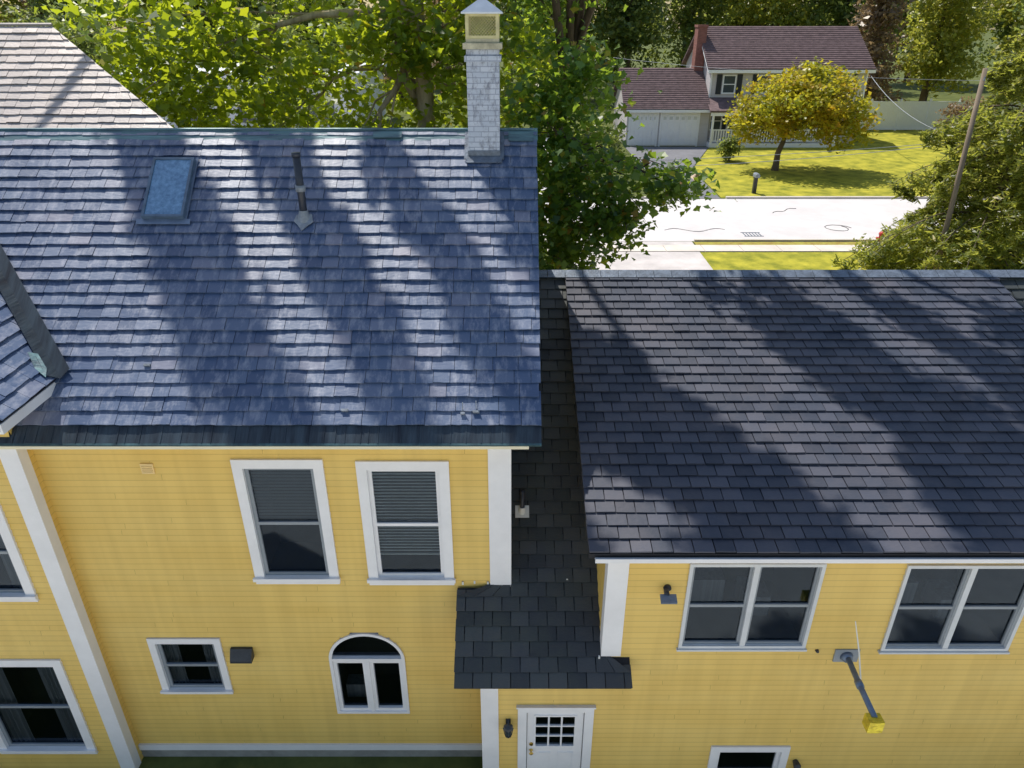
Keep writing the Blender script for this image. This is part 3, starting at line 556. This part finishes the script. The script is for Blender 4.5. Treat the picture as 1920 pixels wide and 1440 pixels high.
# ---------------------------------------------------------------- foliage
MAPLE=np.array([(0,-.5),(.22,-.22),(.5,-.05),(.28,.12),(.2,.35),(0,.55),(-.2,.35),(-.28,.12),(-.5,-.05),(-.22,-.22)])
DIAM=np.array([(0,-.5),(.3,-.05),(0,.55),(-.3,-.05)])
SPRAY=np.array([(0,-.6),(.14,-.1),(.05,.6),(-.05,.6),(-.14,-.1)])
def leaf_obj(name,C_,size,tmpl,m,parent,updir=.5,loc=(0,0,0)):
    N=len(C_); k=len(tmpl)
    nn=np.random.normal(size=(N,3)); nn[:,2]=np.abs(nn[:,2])+updir; nn/=np.linalg.norm(nn,axis=1)[:,None]
    a=np.random.normal(size=(N,3)); u=np.cross(nn,a); u/=np.linalg.norm(u,axis=1)[:,None]; v=np.cross(nn,u)
    s=(size*np.random.uniform(.6,1.35,N))[:,None,None]
    fold=-.35*np.abs(tmpl[:,0])
    vs=C_[:,None,:]+s*(u[:,None,:]*tmpl[None,:,0,None]+v[:,None,:]*tmpl[None,:,1,None]+nn[:,None,:]*fold[None,:,None])
    me=bpy.data.meshes.new(name); me.vertices.add(N*k); me.vertices.foreach_set('co',vs.astype(np.float32).ravel())
    me.loops.add(N*k); me.loops.foreach_set('vertex_index',np.arange(N*k,dtype=np.int32)); me.polygons.add(N)
    me.polygons.foreach_set('loop_start',np.arange(0,N*k,k,dtype=np.int32)); me.update(calc_edges=True); me.materials.append(m)
    o=bpy.data.objects.new(name,me); COL.objects.link(o); o.parent=parent; o.location=loc
    return o
def blob_pts(blobs,per,sig,squash=.6,shell=.45):
    out=[]
    for bb in blobs:
        c,r,ncl=bb[:3]
        d=np.random.normal(size=(ncl,3)); d/=np.linalg.norm(d,axis=1)[:,None]
        rad=np.random.uniform(0,1,ncl)**shell
        cc=np.array(c)+d*rad[:,None]*np.array(r)
        n=np.random.poisson(per,ncl); idx=np.repeat(np.arange(ncl),n)
        p=cc[idx]+np.random.normal(size=(len(idx),3))*np.array((sig,sig,sig*squash)); out.append(p)
    return np.concatenate(out)
def limb_path(a,b,n=5,sag=.4):
    a=V(a);b=V(b); return [a.lerp(b,t/n)+V((random.uniform(-.2,.2),random.uniform(-.2,.2),sag*math.sin(math.pi*t/n)))*(0 if t in(0,n) else 1) for t in range(n+1)]
def tree(name,base,top,r0,blobs,per,sig,size,tmpl,lm,bm,label,cat='tree',group=None,fork=.35,twigs=0,updir=.5,shade_cols=(),lr=.42):
    t=thing(name,base,label,cat,group); B=V(base); T=V(top); mb=MB()
    path=limb_path(B-V((0,0,.3)),T,6,0); mb.tube(path,[r0*(1-.75*i/6)*(1.25 if i==0 else 1) for i in range(7)],12)
    for bb in blobs:
        c,r,ncl=bb[:3]
        f=random.uniform(fork,fork+.25); s=B.lerp(T,f); e=V(c)
        lp=limb_path(s,e,5,.5); rr=r0*lr; mb.tube(lp,[rr*(1-.8*i/5) for i in range(6)],8)
        for k in range(twigs):
            d=V((random.gauss(0,1),random.gauss(0,1),random.gauss(0,.7))).normalized(); e2=e+V((d.x*r[0],d.y*r[1],d.z*r[2]))*.85
            s2=lp[random.randint(2,5)]; mb.tube(limb_path(s2,e2,4,.25),[rr*.3*(1-.8*i/4) for i in range(5)],5)
    for bb in shade_cols:      # out-of-view leaf columns, added to cast shadow streaks on the roofs
        c,r,ncl=bb; lo=V((c[0],c[1],c[2]-r[2])); hi=V((c[0],c[1],c[2]+r[2]*.8)); s=B.lerp(T,random.uniform(.55,.9))
        mb.tube([s,s.lerp(lo,.6)+V((0,0,-.4)),lo,lo.lerp(hi,.5),hi],[.10,.08,.07,.04,.015],7)
    mb.build('trunk',bm,t,True)
    pts=blob_pts(blobs,per,sig)
    if shade_cols: pts=np.concatenate([pts,blob_pts(shade_cols,30,.12,1.2,.6)])
    leaf_obj('crown',pts-np.array(base),size,tmpl,lm,t,updir); return t
EL=R(59); AZ=R(36)   # sun behind the house, to the left
YC=15.5
def col(a,r,z0,z1,n,dy=0):
    y=YC+dy; x=(a-y*math.sin(AZ))/math.cos(AZ); return ((x,y,(z0+z1)/2),(r,r,(z1-z0)/2),n)
shade_colsA=[col(-1.3,.6,17,24,60),col(1.95,.42,18.2,25.8,84),col(3.4,.24,17.8,25.5,52,.4),col(4.6,.14,17.5,23,24,-.4),col(6.35,.85,15.5,25.5,160),col(6.95,.35,19.5,25,44)]  # unseen leaf columns spaced to stripe the roofs with shadow
shade_colsB=[col(8.9,.7,21.6,25,70),col(9.4,.38,14.6,22,60),col(9.8,.8,19.6,24.3,96),col(10.0,.28,14.6,20,34),col(11.0,.8,19.6,24,90),col(11.3,.22,14.6,20,30),col(12.3,.75,16.5,24,150),col(13.5,.8,16.5,23.5,130),col(14.7,.8,15,23.5,130),col(16.0,.8,15,23,110)]
tree('broadleaf_tree',(-2.35,18.6,GF),(-2.2,18.6,17),.32,
  [((-7.6,17.8,9.6),(3.0,2.4,2.6),150),((-4.7,19.0,9.0),(2.3,2.2,3.3),105),((-.7,19.0,9.0),(2.2,2.2,3.7),115),((-2.6,17.6,10.3),(1.6,.8,.8),30),((-3.6,17.6,7.2),(1.0,.6,.9),14),((-1.0,18.8,12.6),(2.6,2.2,1.6),46),((-4.6,19.2,12.8),(2.6,2.2,1.5),36)],
  30,.31,.21,MAPLE,M['leafA'],M['bark'],'tall leafy green tree with pale trunk behind the slate ridge, left of the chimney',twigs=4,shade_cols=shade_colsA,lr=.36)
tree('broadleaf_tree',(1.2,18.0,GF),(1.4,18.0,14),.24,
  [((1.25,16.2,7.9),(1.35,1.4,2.6),125),((3.45,16.2,7.35),(.75,.8,.45),20),((2.3,16.2,6.6),(.9,.9,1.0),28),((1.0,16.6,5.7),(1.0,1.2,1.1),44),((.8,17.5,11.7),(1.9,2.0,1.8),50)],
  28,.30,.18,MAPLE,M['leafB'],M['barkdark'],'dark green tree hanging over the low roof beside the driveway, right of the chimney',twigs=5,shade_cols=shade_colsB,lr=.35)
bx=G(1452,320); tree('maple_tree',(bx[0],bx[1],GF),(bx[0]+.6,bx[1],GF+3.6),.22,
  [((bx[0]+1.0,bx[1],GF+3.7),(3.5,3.2,1.8),300),((bx[0]-1.1,bx[1],GF+2.9),(1.9,1.9,1.2),90),((bx[0]+3.4,bx[1],GF+2.7),(1.9,1.9,1.4),100),((bx[0]+1.4,bx[1]-.3,GF+4.9),(2.2,2,1.0),90)],
  22,.28,.26,DIAM,M['leafO'],M['barkdark'],'rounded golden maple on the lawn in front of the beige house',fork=.4,twigs=3)
q=G(1366,303); t=thing('round_bush',(q[0],q[1],GF),'rounded green bush at the edge of the far driveway','bush')
leaf_obj('foliage',blob_pts([((0,0,.75),(.75,.7,.75),60),((.1,0,1.3),(.4,.4,.3),14)],26,.14),.16,DIAM,M['leafF'],t); b=MB(); b.tube([(q[0],q[1],GF),(q[0],q[1],GF+1.2)],[.06,.02],6); b.build('stem',M['barkdark'],t)
def conifer(base,h,rmax,label,nb=90,lean=(0,0),m='leafH',group=None,z0=.05,name='conifer_tree',per=70,size=.15):
    t=thing(name,base,label,'tree',group); B=V(base); mb=MB(); T=B+V((lean[0],lean[1],h)); mb.tube([B-V((0,0,.3)),B.lerp(T,.5),T],[.20,.12,.02],10); pts=[]
    for i in range(nb):
        f=z0+(1-z0)*(i+random.random())/nb; s=B.lerp(T,f); L=rmax*(1-f)**.55*random.uniform(.5,1.15)+.25; a=random.uniform(0,6.283)
        path=[s]
        for k in range(1,9):
            t_=k/8; p=s+V((math.cos(a)*L*t_,math.sin(a)*L*t_,.35*L*t_-.62*L*t_*t_+random.uniform(-.03,.03))); path.append(p)
            side=V((-math.sin(a),math.cos(a),0)); wd=.30*L*(math.sin(math.pi*min(1,t_*.85+.12)))
            n=int(per*L/3*t_+3)
            for _ in range(n):
                q=random.uniform(-1,1); pts.append(tuple(p+side*q*wd+V((math.cos(a),math.sin(a),0))*(random.uniform(-.08,.08)*L-abs(q)*.12*L)+V((0,0,-abs(q)*.16*L+random.gauss(0,.05)))))
        mb.tube(path,[.028*(1-.8*k/8)+.003 for k in range(9)],5,False)
    mb.build('trunk',M['barkdark'],t,True); P_=np.array(pts)-np.array(base)
    leaf_obj('crown',P_,size,SPRAY,M[m],t,.8); return t
conifer((14.2,21.5,GF),8.8,4.0,'feathery olive conifer at the right edge beside the near lawn',120,(.9,0),per=140,size=.2)
conifer((22.0,29.0,GF),9.0,3.6,'taller sparse conifer behind the feathery one, near the right edge',70,(1.4,0),m='leafY',per=80,size=.2)
def proto(i,m,tm=DIAM,cone=False):
    t=bpy.data.objects.new('far_tree',None); COL.objects.link(t); mb=MB()
    mb.tube([(0,0,-.5),(.1,0,5),(.2,.1,10)],[.3,.22,.06],8)
    bl=[((random.uniform(-1.5,1.5),random.uniform(-1.5,1.5),z),(random.uniform(2.2,3.6),random.uniform(2.2,3.4),random.uniform(1.8,2.8)),85) for z in (4.5,6,7.5,9,10.5,12)]
    if cone: bl=[((0,0,z),(3.6*(1-z/15),3.6*(1-z/15),1.2),60) for z in (2,4,6,8,10,12,13.5)]
    for c,r,n in bl: mb.tube(limb_path((.1,0,max(1.5,c[2]-3)),c,3,.2),[.12,.08,.05,.02],6)
    mb.build('trunk',M['barkdark'],t,True); leaf_obj('crown',blob_pts(bl,15,.42),.42,tm,m,t,.4); return t
kinds=[proto(0,M['leafF']),proto(1,M['leafY']),proto(2,M['leafF']),proto(3,M['leafT'],cone=True),proto(4,M['leafB'])]
used=[False]*5
def far(k,x,y,s,label,group,rz=None,sz=1):
    src=kinds[k]
    if not used[k]: o=src; used[k]=True
    else:
        o=src.copy(); COL.objects.link(o)
        for chd in list(src.children):
            c=chd.copy(); COL.objects.link(c); c.parent=o
    o.location=(x,y,GF); o.scale=(s,s,s*sz); o.rotation_euler=(0,0,random.uniform(0,6.28) if rz is None else rz); tag(o,label,'tree')
    if group: o['group']=group
    elif 'group' in o: del o['group']
far(0,39.5,56,1.0,'green tree behind the white fence, second from the beige house',None)
far(1,35.5,66,.95,'yellow green tree behind the white fence, nearest the beige house',None)
far(3,29.5,64.5,1.05,'tan brown conifer just right of the beige house',None,0)
far(4,3.0,60,.8,'dark tree across the road, just left of the beige house garage',None)
far(2,36,46,.95,'green tree at the upper right corner of the picture',None)
far(1,30,38,.66,'yellow leafed tree behind the leaning pole',None)
far(0,-14,47,.6,'green tree across the road, seen left of the large pale trunk',None)
far(2,-24,44,.6,'green tree across the road at the far left',None)
for x in range(-70,96,7):
    y=random.uniform(76,90); k=random.choice([0,2,1,0,1]) if x>5 else random.choice([3,0,2,1])
    if x>5: far(k,x+random.uniform(-2,2),y,random.uniform(.95,1.35),'tall tree in the hazy treeline behind the beige house','trees in the treeline behind the beige house')
    else: far(k,x+random.uniform(-2,2),y,random.uniform(.8,1.1),'autumn tree in the distant treeline beyond the pale flat roofed building','distant trees beyond the pale flat roofed building')
for x in range(-75,110,9):
    far(random.choice([0,2,1]),x+random.uniform(-3,3),random.uniform(100,112),random.uniform(1.3,1.7),'hazy tree at the very back of the wood along the top of the picture','trees at the very back')
def shrub(x,y,r,h,m,label,sz=.16,n=90):
    t=thing('shrub',(x,y,GF),label,'shrub'); mb=MB()
    for k in range(5): mb.tube([(x,y,GF),(x+random.uniform(-r,r)*.6,y+random.uniform(-r,r)*.6,GF+h*.8)],[.03,.01],5)
    mb.build('stem',M['barkdark'],t); leaf_obj('foliage',blob_pts([((0,0,h*.5),(r,r,h*.5),n)],26,.18),sz,DIAM,M[m],t)
shrub(13.4,25.0,1.0,1.0,'leafH','low olive shrub on the near lawn below the conifer',.16,50)
shrub(18.0,25.0,1.7,1.5,'leafH','wide olive shrub at the right edge of the near lawn')
q=G(1560,262); shrub(q[0],q[1],1.6,1.6,'leafB','dark shrub against the beige house beside the maple')
q=G(1810,262); shrub(q[0],q[1],2.2,3.0,'leafT','tan leafed shrub in front of the white fence',.2,140)
shrub(5.0,47,2.0,2.6,'leafF','green shrub left of the far driveway',.2,140)

# ---------------------------------------------------------------- beige house across the road
fh=thing('beige_house',(19.4,56,GF),'two storey beige house with brown roof, black shutters and attached garage across the road','house')
FY=54.0; fx0,fx1=13.9,24.9; ez=7.65
b=MB(); b.box(fx0,fx1,FY,FY+8,GF,ez); b.prism([(fx0,FY,ez),(fx0,FY+8,ez),(fx0,FY+4,10.0)],(fx1-fx0,0,0)); b.build('wall',M['farwall'],fh)
b=MB(); b.box(8.1,fx0-.01,53.0,60,GF,5.15); b.prism([(8.1,53.0,5.15),(8.1,60,5.15),(8.1,56.5,7.3)],(fx0-.02-8.1,0,0)); b.build('wall',M['farwall'],fh)
def gable(x0,x1,y0,y1,z,zr,ov=.35):
    ym=(y0+y1)/2; s=(zr-z)/(ym-y0); b=MB()
    for (ya,yb) in ((y0-ov,ym),(y1+ov,ym)):
        za=z-ov*s+.06
        b.prism([(x0-.3,ya,za),(x1+.3,ya,za),(x1+.3,yb,zr+.06),(x0-.3,yb,zr+.06)],(0,0,.14))
    nc=22
    for k in range(nc):
        t=k/nc; ya=y0-ov+(ym-y0+ov)*t; za=z-ov*s+.2+(zr-z+ov*s)*t
        b.box(x0-.3,x1+.3,ya-.012,ya+.02,za-.0,za+.035)
    return b
gable(fx0,fx1,FY,FY+8,ez,10.05).build('roof',M['farroof'],fh)
gable(8.1,fx0-.35,53.0,60,5.15,7.35).build('roof',M['farroof'],fh)
b=MB(); b.box(fx0-.3,fx1+.3,FY-.40,FY-.36,ez-.28,ez-.08); b.box(7.8,fx0,52.6,52.64,4.9,5.08); b.box(fx0,fx0+.12,FY-.03,FY-.005,5.3,ez-.1); b.box(fx1-.12,fx1,FY-.03,FY-.005,GF,ez-.1)
for sx in (fx0-.3,fx1+.28): b.prism([(sx,FY-.36,ez-.25),(sx,FY-.36,ez-.05),(sx,FY+4,10.1),(sx,FY+4,9.9)],(.03,0,0))
b.build('trim_board',M['farwhite'],fh)
b=MB(); b.prism([(fx0-.2,FY-1.8,4.95),(fx1-2,FY-1.8,4.95),(fx1-2,FY-.01,5.65),(fx0-.2,FY-.01,5.65)],(0,0,.12)); b.build('porch_roof',M['farroof'],fh)
b=MB(); b.box(fx0,fx1-2,FY-1.7,FY-.0,GF,GF+.3); b.box(fx0-.1,fx1-2,FY-1.75,FY-1.68,4.72,4.94)
for x in (fx0+.1,fx0+2.6,fx0+5.2,fx0+8.8): b.box(x-.07,x+.07,FY-1.7,FY-1.56,GF+.3,4.72)
b.build('porch',M['farwhite'],fh)
b=MB(); b.box(fx0+.1,fx0+8.8,FY-1.67,FY-1.60,GF+1.15,GF+1.22); b.box(fx0+.1,fx0+8.8,FY-1.67,FY-1.60,GF+.42,GF+.48); x=fx0+.2
while x<fx0+8.7: b.box(x,x+.07,FY-1.66,FY-1.61,GF+.48,GF+1.15); x+=.18
b.build('railing',M['farwhite'],fh)
def fwin(cx,z0,z1,w=.95,sh=True):
    b=MB(); ring(b,cx-w/2,cx+w/2,z0,z1,FY,.09,.06,0); b.box(cx-w/2+.09,cx+w/2-.09,FY-.05,FY-.035,(z0+z1)/2-.03,(z0+z1)/2+.03); o=b.build('window',M['farwhite'],fh)
    b=MB(); b.box(cx-w/2+.08,cx+w/2-.08,FY-.03,FY-.004,z0+.08,z1-.08); b.build('pane',M['farglass'],o)
    if sh:
        for sx in (cx-w/2-.42,cx+w/2+.06):
            b=MB(); b.box(sx,sx+.36,FY-.05,FY-.0,z0-.02,z1+.02)
            for k in range(10): b.box(sx+.05,sx+.31,FY-.062,FY-.05,z0+.08+k*(z1-z0-.1)/10,z0+.12+k*(z1-z0-.1)/10)
            b.build('shutter',M['shutter'],o)
for px in (1361,1427,1500,1572): fwin((px-960)/F*50.6,6.0,7.25)
for px in (1340,1372): fwin((px-960)/F*51.2,3.55,4.85,.9,px==1340)
fwin((1500-960)/F*51.2,3.5,4.85,1.1)
b=MB(); b.box(18.0,18.95,FY-.05,FY-.0,GF+.3,GF+2.4); b.build('door',M['shutter'],fh)
for (gx0,gx1) in ((8.35,10.2),(10.55,13.1)):
    b=MB()
    for r in range(4):
        for k in range(6):
            xa=gx0+(gx1-gx0)*k/6; za=GF+.05+r*.54
            b.box(xa+.03,xa+(gx1-gx0)/6-.03,53.0-.075,53.0-.04,za+.04,za+.50)
    b.box(gx0,gx1,52.96,53.0,GF+.05,GF+2.2); b.box(gx0-.12,gx0,52.92,53.0,GF,GF+2.32); b.box(gx1,gx1+.12,52.92,53.0,GF,GF+2.32); b.box(gx0,gx1,52.92,53.0,GF+2.2,GF+2.32)
    gd=b.build('garage_door',M['farwhite'],fh)
    for k in range(6):
        b=MB(); xa=gx0+(gx1-gx0)*k/6; b.box(xa+.10,xa+(gx1-gx0)/6-.10,52.91,52.924,GF+1.80,GF+2.0); b.build('pane',M['trimgrey'],gd)
b=MB(); b.box(13.2,13.85,56.2,57.2,6,10.2); b.box(13.15,13.9,56.15,57.25,10.2,10.35); b.build('chimney',M['brick'],fh)
fe=thing('white_fence',(32,61,GF),'tall white vinyl privacy fence right of the beige house','fence')
x=26.5
while x<44:
    b=MB(); b.box(x+.06,x+2.3,60.98,61.02,GF+.08,GF+2.15); b.box(x+.06,x+2.3,60.96,61.04,GF+2.15,GF+2.25); b.box(x+.06,x+2.3,60.95,60.979,GF+.08,GF+.2)
    for k in range(12): b.box(x+.1+k*.18,x+.11+k*.18,60.97,60.98,GF+.2,GF+2.1)
    b.build('fence_panel',M['fence'],fe); b=MB(); b.box(x-.07,x+.06,60.93,61.07,GF,GF+2.35); b.prism([(x-.08,60.92,GF+2.35),(x+.07,60.92,GF+2.35),(x,60.92,GF+2.45)],(0,.15,0)); b.build('fence_post',M['fence'],fe); x+=2.37
q=G(1413,363); mbx=thing('mailbox',(q[0],q[1],GF),'dark mailbox post with pale top beside the road on the far lawn','mailbox')
b=MB(); b.box(q[0]-.09,q[0]+.09,q[1]-.09,q[1]+.09,GF,GF+.85); b.build('post',M['dark'],mbx)
b=MB(); b.prism([(q[0]-.11,q[1]-.28,GF+.85),(q[0]+.11,q[1]-.28,GF+.85),(q[0]+.11,q[1]-.28,GF+.98),(q[0]+.06,q[1]-.28,GF+1.04),(q[0]-.06,q[1]-.28,GF+1.04),(q[0]-.11,q[1]-.28,GF+.98)],(0,.48,0)); b.build('mailbox_body',M['lead'],mbx)
q=G(1648,466); hy=thing('fire_hydrant',(q[0],q[1],GF),'small red fire hydrant on the verge beside the conifer','hydrant')
b=MB(); b.tube([(q[0],q[1],GF),(q[0],q[1],GF+.06),(q[0],q[1],GF+.07),(q[0],q[1],GF+.55),(q[0],q[1],GF+.56),(q[0],q[1],GF+.62),(q[0],q[1],GF+.72)],[.16,.16,.11,.11,.14,.13,.03],14); b.tube([(q[0]-.2,q[1],GF+.42),(q[0]+.2,q[1],GF+.42)],.055,10); b.tube([(q[0],q[1]-.2,GF+.4),(q[0],q[1],GF+.4)],.07,10); b.build('hydrant_body',M['red'],hy,True)
# pole and wires
pm=V(P(1797,335,20.6)); pt=V(P(1848,128,20.6)); dd=(pt-pm).normalized(); pb_=pm-dd*((pm.z-GF)/dd.z); po=thing('utility_pole',pb_,'leaning weathered wooden pole among the conifer boughs at right','pole')
b=MB(); b.tube([pb_-dd*.4,pt],[.09,.06],10); b.build('pole_shaft',M['wood'],po,True)
b=MB(); b.tube([(pt.x,pt.y-.08,pt.z-.3),(pt.x,pt.y-.08,pt.z-.2)],[.03,.02],8); b.build('insulator',M['lead'],po)
def wire(a,c,sag,label,r=.014):
    a=V(a);c=V(c); b=MB(); b.tube([a.lerp(c,t/20)-V((0,0,sag*4*(t/20)*(1-t/20))) for t in range(21)],r,5); tag(b.build('overhead_wire',M['lead']),label,'wire')
wire(P(1050,318,37.5),P(2050,232,37.5),.5,'overhead wire crossing low in front of the golden maple')
wire(P(1050,306,38.5),P(2050,240,38.5),.3,'overhead wire just above the lowest one in front of the golden maple')
wire((fx1,FY-.3,ez-.4),P(2000,262,30),1.6,'service wire sagging from the beige house down to the right edge',.02)
wire(P(1150,108,51),P(1900,152,40),.3,'thin wire crossing the brown roof of the beige house',.01)
pbu=thing('pale_building',(-20,62,GF),'pale flat roofed building glimpsed through the tree at upper left','building')
b=MB(); b.box(-38,-12,58,72,GF,GF+4.2); b.build('wall',M['palewall'],pbu); b=MB(); b.box(-38.4,-11.6,57.6,72.4,GF+4.2,GF+4.5); b.build('roof',M['paleroof'],pbu)
for k in range(5): b=MB(); b.box(-36+k*5,-33.6+k*5,57.95,58.0,GF+1,GF+2.6); b.build('window',M['farglass'],pbu)
sheet('parking_lot',[(-34,37),(3,37),(3,57),(-34,57)],GF+.012,M['road'])

# ---------------------------------------------------------------- light
sd=V((-math.sin(AZ)*math.cos(EL),math.cos(AZ)*math.cos(EL),math.sin(EL)))
sl_=bpy.data.lights.new('sun','SUN'); sl_.energy=5; sl_.angle=R(.5); sl_.color=(1,.94,.84); so=bpy.data.objects.new('sun',sl_); COL.objects.link(so); so.rotation_euler=sd.to_track_quat('Z','Y').to_euler(); so.location=(0,0,30)
w=bpy.data.worlds.new('World'); scene.world=w; w.use_nodes=True; n=w.node_tree.nodes; l=w.node_tree.links
sk_=n.new('ShaderNodeTexSky'); sk_.sky_type='NISHITA'; sk_.sun_disc=False; sk_.sun_elevation=EL; sk_.sun_rotation=-AZ; sk_.dust_density=1.2; sk_.air_density=1.4; sk_.altitude=50
l.new(sk_.outputs[0],n['Background'].inputs[0]); n['Background'].inputs[1].default_value=.13
scene.view_settings.view_transform='Standard'; scene.view_settings.look='None'; scene.view_settings.exposure=0
